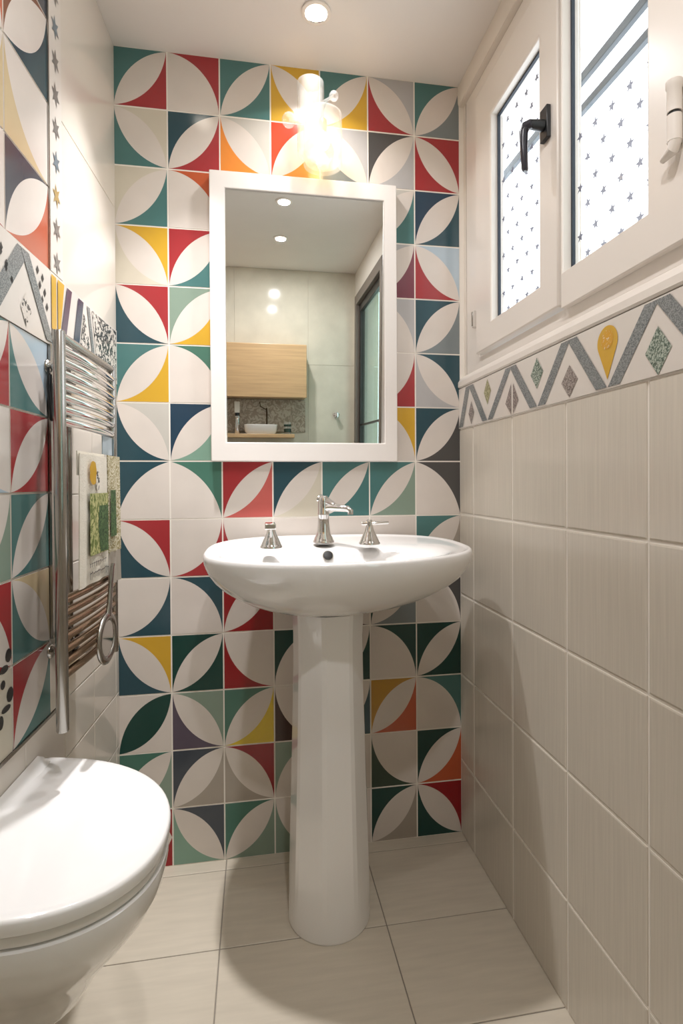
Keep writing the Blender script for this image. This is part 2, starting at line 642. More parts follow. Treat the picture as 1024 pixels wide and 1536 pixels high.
strip(mb, -.19, -.235, b0, b1, .02, T1 + .0003, M_hatch, fr_left)
struct(mb.build('trim_1', smooth=0, fixn=False), 'ink-patterned tile band running along the left wall')

# star border
mb = MB()
mb.box((-.452, 1.579, 0), (-.388, H, .0045), mat('band_glaze', 'DAD3CB'), fr_left)
mb.box((-.458, 1.579, 0), (-.4535, H, .006), M_steel, fr_left)
smats = [mat('star_grey', '77736F', rough=.3), mat('star_ochre', 'A88E5A', rough=.3), mat('star_blue', '6B7880', rough=.3)]
for i in range(11):
    z = 1.605 + .0715 * i
    pts = []
    for k in range(12):
        rr = .026 if k % 2 == 0 else .0105
        an = PI / 2 + k * PI / 6 + .12 * (i % 3)
        pts.append((-.42 + rr * .8 * math.cos(an), z + rr * math.sin(an)))
    mb.poly(pts, T1, smats[(0, 0, 1, 2, 0, 0, 0, 2, 0, 1, 0)[i]], fr_left)
struct(mb.build('trim_2', smooth=0, fixn=False), 'vertical border of small grey stars on the left wall')

# metal edge strip + thin dark line below the petals
mb = MB()
mb.box((-.468, .815, .0), (-.45, 1.422, .009), M_steel, fr_left)
mb.box((-1.75, .655, .0), (-.40, .661, .006), M_steel, fr_left)
struct(mb.build('trim_3', smooth=0), 'brushed metal edge strip on the left wall')

# ---- right wall
mb = MB()
BZ0, BZ1 = 1.304, 1.432
w2 = (1.12, 1.90)         # dark window span behind
wz = (1.02, 2.235)
mb.box((-.02, -.02, -.12), (1.95 + .1, 1.02, -.0), M_grout, fr_right)                  # full-length low wall
mb.box((-.02, 1.02, -.12), (w2[0], 1.432, 0), M_grout, fr_right)
mb.box((-.02, 1.432, -.09), (.02, H, -.014), M_paint, fr_right)
mb.box((-.02, 2.335, -.12), (w2[0], H, 0), M_paint, fr_right)
mb.box((1.045, 1.432, -.12), (w2[0], 2.335, 0), M_paint, fr_right)
mb.box((w2[0], wz[1], -.12), (w2[1], H, 0), M_paint, fr_right)
mb.box((w2[1], 1.02, -.12), (2.05, H, 0), M_paint, fr_right)
rows = [0.0, .2392, .5165, .7734, 1.0321, 1.304]
cs = [0, .1092, .3635, .6129, .8584, 1.12, 1.37, 1.62, 1.87, 1.95]
for j in range(5):
    for i in range(len(cs) - 1):
        if cs[i] >= 1.11 and j == 4:
            continue
        slab_tile(mb, cs[i], rows[j], cs[i + 1] - cs[i], rows[j + 1] - rows[j], .0022, fr_right, M_beige, gap=.0030, ch=.003)
struct(mb.build('wall_right', smooth=0, fixn=False), 'right wall of beige streaked tiles below the window')

# band on the right wall
mb = MB()
mb.box((.0, BZ0 + .001, 0), (w2[0] - .004, BZ1 - .001, .005), mat('band_glaze', 'DAD3CB'), fr_right)
t = .0058
c0, c1 = BZ0 + .004, BZ1 - .004
peaks = [.09, .365, .63, .885]
val = [-.03, .222, .50, .757, 1.015]
for i, pk in enumerate(peaks):
    strip(mb, max(val[i] + .018, .02), pk - .012, c0, c1, .034, t, M_hatch, fr_right)
    strip(mb, val[i + 1] - .018, pk + .012, c0, c1, .034, t + .0003, M_hatch, fr_right)
diamond(mb, .105, 1.343, .022, .036, t, M_speckb, fr_right)
mb.poly([(.335, 1.337), (.368, 1.305), (.368, 1.385)], t, M_speckb, fr_right)
mb.poly([(.378, 1.305), (.408, 1.337), (.378, 1.385)], t, M_speckb, fr_right)
diamond(mb, .632, 1.342, .030, .034, t, M_speckb, fr_right)
diamond(mb, .887, 1.345, .030, .040, t, M_speckg, fr_right)
diamond(mb, .222, 1.388, .024, .036, t, M_specko, fr_right)
diamond(mb, .498, 1.385, .029, .036, t, M_speckg, fr_right)
dr = arc(.757, 1.392, .030, -PI * .12, PI * 1.12, 18)
mb.poly(dr + [(.757, 1.322)], t, tmat('yellow'), fr_right)
mb.poly([(.757 + .018 * math.cos(a * PI / 8), 1.396 + .018 * math.sin(a * PI / 8)) for a in range(16)], t + .0004, M_specky, fr_right)
struct(mb.build('trim_4', smooth=0, fixn=False), 'decorative zigzag band with diamonds and a yellow drop on the right wall')

# cove along the ceiling, window board under the window
mb = MB()
prof = [(0, 2.337), (.0, H), (.004, H), (.006, 2.372), (.005, 2.345), (.002, 2.337)]
mb.loft([[fr_right(a, z, t_) for t_, z in prof] for a in (0.0, w2[0])], M_paint)
struct(mb.build('trim_5', smooth=60), 'painted moulding between the ceiling and the window')
mb = MB()
prof = [(-.02, 1.434), (.004, 1.434), (.008, 1.438), (.008, 1.452), (.002, 1.462), (-.012, 1.474), (-.02, 1.474)]
mb.loft([[fr_right(a, z, t_) for t_, z in prof] for a in (0.001, 1.06)], M_pvc)
struct(mb.build('trim_6', smooth=30), 'white sloping board under the window')

# ---- far wall (seen in the mirror)
mb = MB()
mb.box((XL - .1, -.02, -.12), (W + .12, H + .02, -.003), M_grout, fr_far)
for i in range(3):
    for j in range(4):
        slab_tile(mb, -.2 + .47 * i, .6 * j, .47, .6, .003, lambda a, b, t: fr_far(a, b, t - .003), M_farwall, gap=.0006, ch=.0006)
struct(mb.build('wall_front', smooth=0, fixn=False), 'pale marbled tile wall reflected in the mirror')


# ================================================================== WINDOW 1
def rect_frame(mb, a0, a1, b0, b1, wl, wr, wb, wt, t0, t1, m, fr):
    o = [(a0, b0), (a1, b0), (a1, b1), (a0, b1)]
    n = [(a0 + wl, b0 + wb), (a1 - wr, b0 + wb), (a1 - wr, b1 - wt), (a0 + wl, b1 - wt)]
    vs = [fr(a, b, t) for t in (t0, t1) for q in (o, n) for a, b in q]
    fs = []
    for i in range(4):
        j = (i + 1) % 4
        fs += [(i, j, 4 + j, 4 + i), (8 + i, 8 + j, 12 + j, 12 + i), (i, j, 8 + j, 8 + i), (4 + i, 4 + j, 12 + j, 12 + i)]
    mb.add(vs, fs, m)


win = empty('window_1', fr_right(.55, 1.474, -.03), 'white two-leaf window with star film on its panes', kind='structure')
mb = MB()
rect_frame(mb, .022, 1.045, 1.474, 2.335, .10, .045, .035, .05, -.06, -.014, M_pvc, fr_right)
mb.box((.572, 1.50, -.05), (.592, 2.29, -.018), M_pvc, fr_right)
mb.build('window_frame', win, bevel=.003)


def star(a, b, r, rot):
    return [(a + (r if k % 2 == 0 else r * .42) * math.cos(rot + k * PI / 5), b + (r if k % 2 == 0 else r * .42) * math.sin(rot + k * PI / 5)) for k in range(10)]


def sash(name, a0, a1, b0, b1, wl, wr, wb, wt, ztop):
    mb = MB()
    rect_frame(mb, a0, a1, b0, b1, wl, wr, wb, wt, -.042, 0.0, M_pvc, fr_right)
    s = mb.build(name, win, bevel=.004)
    ga0, ga1, gb0, gb1 = a0 + wl, a1 - wr, b0 + wb, b1 - wt
    mb = MB()
    rect_frame(mb, ga0, ga1, gb0, gb1, .0055, .004, .003, .006, -.028, -.021, M_rubber, fr_right)
    mb.build('seal', s)
    mb = MB()
    mb.box((ga0, gb0, -.034), (ga1, gb1, -.030), M_pane, fr_right)
    stp = .052
    r = 0
    z = gb0 + .022
    while z < ztop:
        a = ga0 + (.022 if r % 2 else .048)
        while a < ga1 - .012:
            mb.poly(star(a, z + random.uniform(-.004, .004), .0125, PI / 2 + random.uniform(-.35, .35)), -.0292, M_star, fr_right)
            a += stp
        z += .051
        r += 1
    mb.build('glass_pane', s, smooth=0)
    return s


s1 = sash('casement_sash', .128, .578, 1.515, 2.275, .106, .078, .070, .115, 2.14)
s2 = sash('casement_sash', .590, 1.03, 1.505, 2.30, .006, .175, .076, .06, 1.86)
# handle on the left leaf
hz = 1.935
mb = MB()
mb.box((.522, hz - .036, 0), (.553, hz + .036, .010), M_black, fr_right)
mb.lathe([(.0125, .010), (.0115, .024), (.010, .046)], fr_right(.5375, hz - .004, 0), M_black, 24, ax=(-1, 0, 0))
mb.tube([fr_right(.545, hz - .006, .040), fr_right(.534, hz - .007, .050), fr_right(.530, hz - .018, .053), fr_right(.530, hz - .05, .053), fr_right(.531, hz - .10, .051), fr_right(.531, hz - .106, .050)],
        [(.010, .010), (.011, .011), (.0115, .0095), (.0125, .008), (.0115, .007), (.009, .005)], M_handle, 14, flat=(0, 1, 0))
tag(mb.build('window_handle', s1, bevel=.0015), 'dark grey lever handle')
# hinges
mb = MB()
mb.lathe([(.0105, 0), (.0105, .040)], fr_right(.93, 1.655, .012), M_pvc, 20)
mb.lathe([(.009, .040), (.009, .0445)], fr_right(.93, 1.655, .012), M_black, 20)
mb.lathe([(.0105, .0445), (.0105, .080), (.012, .083), (.012, .092)], fr_right(.93, 1.655, .012), M_pvc, 20)
mb.tube([fr_right(.93, 1.655, .012), fr_right(.93, 1.643, .014), fr_right(.905, 1.640, .012)], [.0105, .009, .005], M_pvc, 12)
mb.build('hinge', s2)
mb = MB()
mb.box((.104, 1.600, -.016), (.117, 1.650, .003), M_pvc, fr_right)
mb.box((.085, 1.606, -.016), (.094, 1.638, -.008), M_pvc, fr_right)
mb.box((.1075, 1.604, .003), (.1155, 1.646, .006), M_steel, fr_right)
mb.box((.087, 1.622, -.008), (.092, 1.634, -.006), M_black, fr_right)
mb.build('latch_plate', win, bevel=.001)

# exterior bars
BARL = ['upper grey metal bar outside the window behind both panes', 'lower grey metal bar outside the right window pane']
for i, (y0, y1, z, hh) in enumerate(((-.85, .5, 2.178, .024), (-.9, -.28, 2.098, .020))):
    mb = MB()
    mb.box((W + .185, y0, z - hh / 2), (W + .20, y1, z + hh / 2), M_rail)
    o = mb.build('exterior_bar', base=(W + .19, (y0 + y1) / 2, z), bevel=.002)
    tag(o, BARL[i], 'bar', 'bars outside the window')

# ================================================================== WINDOW 2 (dark, seen in mirror)
win2 = empty('window_2', fr_right((w2[0] + w2[1]) / 2, wz[0], -.04), 'dark metal framed window reflected in the mirror', kind='structure')
mb = MB()
rect_frame(mb, w2[0], w2[1], wz[0], wz[1], .05, .045, .05, .06, -.05, .012, M_alu, fr_right)
mb.build('window_frame', win2, bevel=.003)
mb = MB()
rect_frame(mb, w2[0] + .05, w2[1] - .045, wz[0] + .05, wz[1] - .06, .085, .03, .05, .045, -.035, -.012, M_darkalu, fr_right)
sl = mb.build('sliding_sash', win2, bevel=.003)
mb = MB()
mb.box((w2[0] + .135, 1.40, -.033), (w2[1] - .075, 1.412, -.020), M_darkalu, fr_right)
mb.build('glazing_bar', sl)
mb = MB()
mb.box((w2[0] + .135, wz[0] + .10, -.031), (w2[1] - .075, wz[1] - .105, -.027), M_pane2, fr_right)
mb.build('glass_pane', sl)
mb = MB()
M_brick = mat('pale_exterior_brick', 'C4CFC9', rough=.8, noise=.2, scale=(30, 30, 60))
for i in range(26):
    for j in range(6):
        mb.box((W + .55, -2.3 + j * .215 + (.1 if i % 2 else 0), .6 + i * .075), (W + .62, -2.3 + j * .215 + .205 + (.1 if i % 2 else 0), .6 + i * .075 + .067), M_brick)
mb.box((W + .56, -2.4, -.0), (W + .7, -1.0, 2.6), mat('pale_mortar', 'B5BDB8', rough=.9))
struct(mb.build('wall_exterior', smooth=0), 'pale exterior brick wall beyond the dark window')

# ================================================================== PEDESTAL WASHBASIN
BCX, BCY = .590, -.27
sink = empty('washbasin', (BCX, -.24, 0), 'white ceramic pedestal washbasin standing on the floor under the framed mirror', 'sink')
N = 96


def rim(t, s=1.0):
    c, sn = math.cos(t), math.sin(t)
    al, ar = .322, .378
    a = ar if c > 0 else al
    if sn >= 0:       # back half, squarer
        n = 2.9
        x = a * math.copysign(abs(c) ** (2 / n), c)
        y = .262 * abs(sn) ** (2 / n)
    else:
        n = 2.05
        x = a * math.copysign(abs(c) ** (2 / n), c)
        y = -.215 * abs(sn) ** (2 / n)
    return x * s, y * s


def ring(s, z, cx=BCX, cy=BCY, tilt=0.0, sy=None):
    out = []
    for k in range(N):
        x, y = rim(2 * PI * k / N, s)
        if sy:
            y *= sy / s
        zz = z + tilt * (y / .26)
        out.append(Vector((cx + x, min(cy + y, -.003), zz)))
    return out


def ell(a, b, z, cx, cy, p=2.0):
    out = []
    for k in range(N):
        c, s = math.cos(2 * PI * k / N), math.sin(2 * PI * k / N)
        out.append(Vector((cx + a * math.copysign(abs(c) ** (2 / p), c), cy + b * math.copysign(abs(s) ** (2 / p), s), z)))
    return out


def mixr(r1, r2, f, z=None):
    o = [a.lerp(b, f) for a, b in zip(r1, r2)]
    if z is not None:
        for p in o:
            p.z = z
    return o


mb = MB()
foot = ell(.085, .085, .80, .583, -.25)
rings = [foot]
for s, z in ((.34, .799), (.45, .806), (.58, .820), (.68, .834), (.77, .850), (.85, .868), (.915, .888), (.96, .908), (.987, .926), (.999, .942)):
    f = max(0, (s - .3) / .7)
    rings.append(ring(s, z, cx=BCX - .006 * (1 - f), cy=-.25 * (1 - f) + BCY * f, tilt=.009 * f))
rings += [ring(1.0, .951, tilt=.010), ring(.995, .958, tilt=.011), ring(.985, .9625, tilt=.011), ring(.970, .9635, tilt=.011), ring(.955, .961, tilt=.011)]
top = ring(.955, .961, tilt=.011)
bowlE = ell(.275, .140, .955, BCX + .015, -.322, 2.3)
rings.append([a.lerp(b, .15) for a, b in zip(top, bowlE)])
for f in (.4, .75):
    rr = [a.lerp(b, f) for a, b in zip(top, bowlE)]
    rings.append(rr)
rings += [ell(.275, .140, .951, BCX + .015, -.322, 2.3), ell(.262, .130, .938, BCX + .015, -.322, 2.2), ell(.24, .120, .915, BCX + .012, -.322, 2.1),
          ell(.20, .102, .886, BCX + .008, -.318), ell(.14, .075, .862, BCX, -.312), ell(.07, .045, .850, BCX, -.305), ell(.022, .022, .847, BCX, -.30)]
mb.loft(rings, M_ceramic, cap0=True, cap1=True)
basin = mb.build('basin', sink, smooth=60)
mb = MB()
mb.lathe([(.020, 0), (.021, .002), (.012, .003)], (BCX, -.30, .847), M_chrome, 24)
mb.build('drain', basin)
mb = MB()
oc = (.592, -.1975, .9345)
mb.lathe([(.0125, -.004), (.0125, .0015), (.010, .002)], oc, mat('dark_rubber', '161616', rough=.4), 24, ax=(0, -.88, .47))  # dark disc painted as the shade inside the hole
mb.lathe([(.0145, -.004), (.0145, .0005)], oc, M_chrome, 24, ax=(0, -.88, .47))
tag(mb.build('overflow_hole', basin), 'round black overflow opening')
# pedestal
mb = MB()


def octr(r, z, rnd, cx=.583, cy=-.255, ry=1.0, n=48):
    out = []
    for k in range(n):
        a = 2 * PI * (k + .5) / n - PI / 2
        aa = (a + PI / 8) % (PI / 4) - PI / 8
        ro = r * math.cos(PI / 8) / math.cos(aa) * 1.03
        rr = ro * (1 - rnd) + r * rnd
        an = a + .16
        out.append(Vector((cx + rr * math.cos(an), cy + rr * ry * math.sin(an), z)))
    return out


mb.loft([octr(.106, 0, 1), octr(.1075, .004, 1), octr(.1075, .02, .9), octr(.1065, .06, .55), octr(.105, .12, .2), octr(.102, .22, 0), octr(.098, .36, 0),
         octr(.094, .52, 0), octr(.091, .66, 0), octr(.0905, .74, 0), octr(.093, .785, .05), octr(.094, .802, .1), octr(.076, .806, .1), octr(.074, .83, .1)], M_ceramic)
mb.build('pedestal', sink, smooth=14)


# ================================================================== TAPS
def deck_z(x, y):
    return .9665


ft = empty('faucet', (.5859, -.150, .969), 'polished chrome faucet with its spout turned right, between the two tap handles', 'faucet')
fx, fy, fz = .5859, -.150, .966
mb = MB()
mb.lathe([(.030, 0), (.030, .004), (.027, .008), (.026, .013), (.021, .022), (.0185, .034), (.0165, .055), (.0155, .075), (.0165, .077), (.0165, .081), (.0155, .083),
          (.0155, .108), (.0145, .112)], (fx, fy, fz), M_chrome, 40)
fb = mb.build('body', ft, smooth=40)
sd = Vector((.83, -.55, 0)).normalized()
mb = MB()
p0 = Vector((fx, fy, fz + .094))
mb.tube([p0 - sd * .002, p0 + sd * .02 + Vector((0, 0, .004)), p0 + sd * .05 + Vector((0, 0, .003)), p0 + sd * .076 + Vector((0, 0, .001)), p0 + sd * .083 + Vector((0, 0, -.005)), p0 + sd * .083 + Vector((0, 0, -.014))],
        [(.012, .012), (.0105, .011), (.0095, .010), (.0088, .009), (.008, .0085), (.0078, .008)], M_chrome, 16)
mb.build('spout', ft, smooth=50)
mb = MB()
p1 = Vector((fx, fy, fz + .111))
mb.tube([p1 - sd * .014 + Vector((0, 0, .014)), p1 + sd * .006 + Vector((0, 0, .008)), p1 + sd * .032 + Vector((0, 0, -.004))], [(.013, .009), (.013, .009), (.008, .005)], M_chrome, 16)
mb.lathe([(.015, -.004), (.015, .012), (.011, .020)], p1, M_chrome, 28)
mb.build('lever', ft, smooth=50)

hprof = [(.029, 0), (.029, .004), (.0265, .007), (.025, .011), (.019, .024), (.0135, .036), (.0105, .046), (.0095, .052)]
th1 = empty('tap_handle', (.4376, -.245, .968), 'chrome tap handle left of the faucet with a square block lever', 'tap handle', 'tap handles on the washbasin')
mb = MB()
mb.lathe(hprof, (.4376, -.245, .9655), M_chrome, 36)
mb.build('base', th1, smooth=40)
mb = MB()
mb.box((.4376 - .017, -.245 - .045, .9655 + .050), (.4376 + .011, -.245 + .010, .9655 + .066), M_chrome)
mb.build('lever', th1, bevel=.003, seg=3)
th2 = empty('tap_handle', (.7042, -.215, .968), 'chrome tap handle right of the faucet with a long thin sideways lever', 'tap handle', 'tap handles on the washbasin')
mb = MB()
mb.lathe(hprof, (.7042, -.215, .9655), M_chrome, 36)
mb.build('base', th2, smooth=40)
mb = MB()
mb.tube([(.7042 - .022, -.215, .9655 + .056), (.7042 - .018, -.215, .9655 + .056), (.7042 + .045, -.222, .9655 + .058), (.7042 + .052, -.223, .9655 + .058)], [(.004, .004), (.006, .0055), (.0045, .0045), (.004, .004)], M_chrome, 16)
mb.lathe([(.009, .048), (.0095, .06), (.007, .066)], (.7042, -.215, .9655), M_chrome, 24)
mb.build('lever', th2, smooth=50)

# ================================================================== MIRROR
mr_ = empty('framed_mirror', (.55, 0, 1.198), 'tall mirror in a flat white frame hung above the washbasin', 'mirror')
FX0, FX1, FZ0, FZ1 = .2705, .832, 1.198, 2.049
IX0, IX1, IZ0, IZ1 = .315, .792, 1.2545, 1.999
mb = MB()
rect_frame(mb, FX0, FX1, FZ0, FZ1, IX0 - FX0, FX1 - IX1, IZ0 - FZ0, FZ1 - IZ1, .003, .035, M_frame, fr_back)
mb.build('frame', mr_, bevel=.0025)
th = math.radians(1.6)
mc = (IZ0 + IZ1) / 2
mb = MB()
mb.add([Vector((x, -.018 - (z - mc) * math.tan(th) + q, z)) for q in (0, .003) for x, z in ((IX0 - .003, IZ0 - .003), (IX1 + .003, IZ0 - .003), (IX1 + .003, IZ1 + .003), (IX0 - .003, IZ1 + .003))],
       [(0, 1, 2, 3), (7, 6, 5, 4), (0, 1, 5, 4), (1, 2, 6, 5), (2, 3, 7, 6), (3, 0, 4, 7)], M_mirror)
tag(mb.build('mirror_glass', mr_, smooth=0), 'silvered mirror glass')

# ================================================================== WALL LAMP
lp = empty('wall_lamp', (.595, 0, 2.12), 'lit crystal glass wall lamp fixed above the mirror', 'lamp')
LX, LY = .597, -.093
mb = MB()
mb.lathe([(.045, 0), (.045, .008), (.040, .012)], (LX, -.0015, 2.15), M_chrome, 36, ax=(0, -1, 0))
mb.tube([(LX, -.01, 2.15), (LX, LY + .02, 2.15), (LX, LY, 2.155)], .007, M_chrome, 12)
mb.build('wall_mount', lp, smooth=50)


def glass_tube(r0, z0, z1, cx, cy, wall=.005, base=.010, n=40):
    m = MB()
    m.lathe([(r0, z0), (r0, z1), (r0 - wall * .5, z1 + .002), (r0 - wall, z1), (r0 - wall, z0 + base), (.002, z0 + base)], (cx, cy, 0), M_crystal, n)
    return m


m_ = glass_tube(.056, 2.056, 2.20, LX, LY)
g1 = m_.build('glass_shade', lp, smooth=40)
m_ = glass_tube(.039, 2.085, 2.292, LX - .034, LY + .005)
m_.build('glass_shade', lp, smooth=40)
for (x, y, z, r) in ((.500, -.085, 2.182, .021), (.628, -.11, 2.248, .014)):
    mb = MB()
    mb.sphere((x, y, z), r, M_crystal, 10)
    mb.tube([(x, y, z), (LX - .03 if x < LX else LX, LY, z - .01)], .004, M_crystal, 8)
    mb.build('crystal_ball', lp, smooth=0)
mb = MB()
mb.lathe([(.012, 2.148), (.013, 2.165), (.013, 2.185), (.009, 2.19)], (LX, LY, 0), mat('brass_socket', 'C89A60', rough=.25, metal=1.0), 24)
mb.build('bulb_socket', lp, smooth=40)
mb = MB()
mb.sphere((LX, LY, 2.125), .021, mat('bulb_glow', 'FFF1D8', emit='FFD9A0', estr=BULB), 20, (1, 1, 1.15))
bulb = mb.build('bulb', lp)
bulb.visible_shadow = True

# ================================================================== DOWNLIGHTS
DL = [(.5675, -.205, 'round recessed ceiling spotlight nearest the petal wall, above the mirror'),
      (.537, -.985, 'recessed ceiling spotlight seen in the mirror, the higher of the two reflections'),
      (.541, -1.43, 'recessed ceiling spotlight seen in the mirror, the lower of the two reflections'),
      (.225, -.30, 'recessed ceiling spotlight over the left side of the washbasin, beside the towel radiator')]
M_led = mat('spot_lens', 'FFFFFF', emit='FFF4E4', estr=14.0)
for (x, y, lab), (pw, beam) in zip(DL, P_DOWN):
    e = empty('ceiling_spotlight', (x, y, H), lab, 'ceiling light', 'recessed ceiling spotlights')
    mb = MB()
    mb.lathe([(.030, -.0005), (.040, -.0005), (.040, -.004), (.036, -.006), (.030, -.005)], (x, y, H), M_pvc, 40, cap0=False, cap1=False)
    mb.lathe([(.030, -.005), (.0285, -.0015)], (x, y, H), M_chrome, 40, cap0=False, cap1=False)
    mb.build('trim_ring', e, smooth=40)
    mb = MB()
    mb.lathe([(.0285, -.0004), (.0285, -.0022), (.02, -.003)], (x, y, H), M_led, 36)
    mb.build('lens', e)
    d = bpy.data.lights.new('spot_light', 'AREA')
    d.shape = 'DISK'
    d.size = .05
    d.spread = math.radians(beam)
    d.energy = pw
    d.color = (1.0, .985, .995)
    o = bpy.data.objects.new('spot_light', d)
    C.objects.link(o)
    o.parent = e
    o.location = (0, 0, -.008)

# ================================================================== TOILET
toi = empty('toilet', (-.02, -.73, .2), 'white wall-hung toilet with closed lid on the left wall', 'toilet')
TCY = -.728


def lidpt(k, s=1.0, z=None, n=72, dz=0.0, sx=None):
    """D outline: straight at the wall side, rounded at the tip"""
    t = 2 * PI * k / n
    c, sn = math.cos(t), math.sin(t)
    if c >= 0:
        x = .04 + .212 * s * c ** (2 / 2.1)
    else:
        x = .04 - (.085) * abs(c) ** (2 / 5.0) * (s if sx is None else sx)
    y = TCY + .210 * s * math.copysign(abs(sn) ** (2 / (2.15 if c >= 0 else 2.6)), sn)
    zz = .60 - .14 * (x + .03)
    return Vector((x, y, zz + dz))


def ring_l(s, dz, n=72, sx=1.0):
    return [lidpt(k, s, n=n, dz=dz, sx=sx) for k in range(n)]


def clampw(r):
    for p in r:
        xm = KL * p.y + .006
        if p.x < xm:
            p.x = xm
    return r


mb = MB()
mb.loft([clampw(ring_l(s, dz)) for s, dz in ((.96, -.022), (.995, -.021), (1.0, -.014), (1.0, -.006), (.993, -.0015), (.98, 0), (.9, .0012), (.6, .003), (.3, .004), (.05, .0045))], M_lid)
mb.build('lid', toi, smooth=50)
mb = MB()
mb.loft([clampw(ring_l(s, dz)) for s, dz in ((.93, -.040), (.965, -.040), (.975, -.036), (.975, -.026), (.965, -.0235), (.90, -.0235))], M_lid)
mb.build('seat', toi, smooth=50)
mb = MB()
rg = []
for s, dz in ((.955, -.043), (.98, -.046), (.982, -.058), (.955, -.085), (.885, -.115), (.785, -.145), (.67, -.175), (.56, -.205), (.47, -.235), (.39, -.265), (.31, -.285), (.24, -.30), (.05, -.305)):
    rg.append(clampw(ring_l(s, dz, sx=1.0)))
mb.loft(rg, M_ceramic)
mb.build('bowl', toi, smooth=50)
mb = MB()
rg = []
for y in (-.925, -.92, -.90, -.56, -.54, -.535):
    k = {-.925: .6, -.92: .9, -.90: 1, -.56: 1, -.54: .9, -.535: .6}[y]
    xw = KL * y + .0045
    rg.append([Vector((xw, y, .57)), Vector((xw + .030 * k, y, .57)), Vector((xw + .028 * k, y, .598)), Vector((xw + .02 * k, y, .601)), Vector((xw + .010, y, .604)), Vector((xw, y, .606))])
mb.loft(rg, M_lid)
mb.build('hinge_cover', toi, smooth=40)

# ================================================================== TOWEL RADIATOR
rad = empty('towel_radiator', fr_left(-.47, .69, 0), 'chrome ladder towel radiator on the left wall by the corner', 'radiator')
OFF = .088
mb = MB()
mb.lathe([(.0095, .692), (.0105, .694), (.0105, 1.404), (.0095, 1.406)], fr_left(-.630, 0, OFF) * 1, M_steel, 28)
mb.build('upright', rad, smooth=40)
mb = MB()
mb.lathe([(.0095, .745), (.0105, .747), (.0105, 1.404), (.0095, 1.406)], fr_left(-.335, 0, OFF), M_steel, 28)
mb.build('upright', rad, smooth=40)


def rung(z, r, m, a0=-.630, a1=-.335, off=OFF, bow=.0):
    mb = MB()
    pts = []
    for i in range(9):
        f = i / 8
        pts.append(fr_left(a0 + (a1 - a0) * f, z, off + bow * math.sin(PI * f)))
    mb.tube(pts, r, m, 14)
    return mb.build('rung', rad, smooth=60)


rung(1.398, .0085, M_steel)
for i in range(7):
    rung(1.374 - i * .0212, .0084, M_chrome, bow=.008)
for i in range(7):
    rung(.925 - i * .0225, .0080, M_bronze, bow=.006)
for a, z in ((-.47, 1.374), (-.47, .79), (-.335, 1.374), (-.335, .79)):
    mb = MB()
    mb.tube([fr_left(a, z, .003), fr_left(a, z, OFF)], .006, M_steel, 12)
    mb.lathe([(.015, 0), (.015, .004), (.009, .009)], fr_left(a, z, .003), M_steel, 20, ax=tuple(NL))
    mb.build('wall_bracket', rad, smooth=50)
mb = MB()
va = fr_left(-.56, .815, OFF - .01)
mb.lathe([(.012, -.02), (.014, -.016), (.014, .006), (.009, .010), (.009, .022)], va, mat('dark_chrome', '4A4540', rough=.2, metal=1.0), 20, ax=(0, -1, .4))
mb.tube([va, va + Vector((.0, .03, .025)), va + Vector((-.02, .05, .03))], .006, mat('dark_chrome', '4A4540'), 10)
mb.build('valve', rad, smooth=50)
mb = MB()
mb.tube([fr_left(-.475, 1.374, .045), fr_left(-.475, .79, .045)], .006, M_steel, 12)
mb.build('riser_pipe', rad, smooth=50)

# towel with printed picture
TO = .109


def cloth(mb, a0, a1, z0, z1, off, m, amp=.003, th=.0022, nx=24, nz=14, ph=0.0, flare=0.0):
    g = {}
    for s in (0, 1):
        for i in range(nx + 1):
            for j in range(nz + 1):
                f = i / nx
                q = j / nz
                a = a0 + (a1 - a0) * f - flare * (1 - q) * (1 - 2 * f)
                w = amp * math.sin(f * 2 * PI * 2.0 + ph) * (1.1 - .6 * q)
                g[(s, i, j)] = fr_left(a, z0 + (z1 - z0) * q, off + w + (th if s else 0))
    vs = []
    idx = {}
    for k, p in g.items():
        idx[k] = len(vs)
        vs.append(p)
    fs = []
    for i in range(nx):
        for j in range(nz):
            fs.append((idx[(1, i, j)], idx[(1, i + 1, j)], idx[(1, i + 1, j + 1)], idx[(1, i, j + 1)]))
            fs.append((idx[(0, i, j)], idx[(0, i, j + 1)], idx[(0, i + 1, j + 1)], idx[(0, i + 1, j)]))
    for i in range(nx):
        for j in (0, nz):
            fs.append((idx[(0, i, j)], idx[(0, i + 1, j)], idx[(1, i + 1, j)], idx[(1, i, j)]))
    for j in range(nz):
        for i in (0, nx):
            fs.append((idx[(0, i, j)], idx[(0, i, j + 1)], idx[(1, i, j + 1)], idx[(1, i, j)]))
    mb.add(vs, fs, m)


M_towel = mat('white_cotton', 'DDD6C8', rough=.9, noise=.03, scale=(60, 60, 60), bump=.4, bscale=(300, 300, 300))
M_gprint = pattern_mat('green_leaf_print', '5F6E2E', 'B9B67E', 60, .5, 3, 'noise', .8, (1, 1, .6))
M_dgprint = pattern_mat('dark_green_print', '27401E', '4F6B3C', 70, .5, 3, 'noise', .8)
M_sprint = pattern_mat('ink_print', '3C3A38', 'DDD6C8', 45, .42, 8, 'wave', .8)
M_gold = pattern_mat('gold_speckle_print', '8F8358', 'D3CBB4', 110, .5, 3, 'noise', .8)

tw = empty('hand_towel', fr_left(-.50, .935, TO), 'white hand towel with green printed panel and yellow flower hung on the towel radiator', 'towel')
mb = MB()
cloth(mb, -.602, -.452, .94, 1.19, TO, M_towel, .002, ph=.4, flare=.008)
# top fold going over a rung
cloth(mb, -.602, -.452, 1.15, 1.195, TO - .004, M_towel, .001)
mb.build('cloth', tw, smooth=60)


def printed(name, poly_m, lab=None):
    mb = MB()
    for (pts, m, o) in poly_m:
        mb.poly(pts, TO + .0062 + o, m, fr_left)
    o = mb.build(name, tw, smooth=0)
    if lab:
        tag(o, lab)


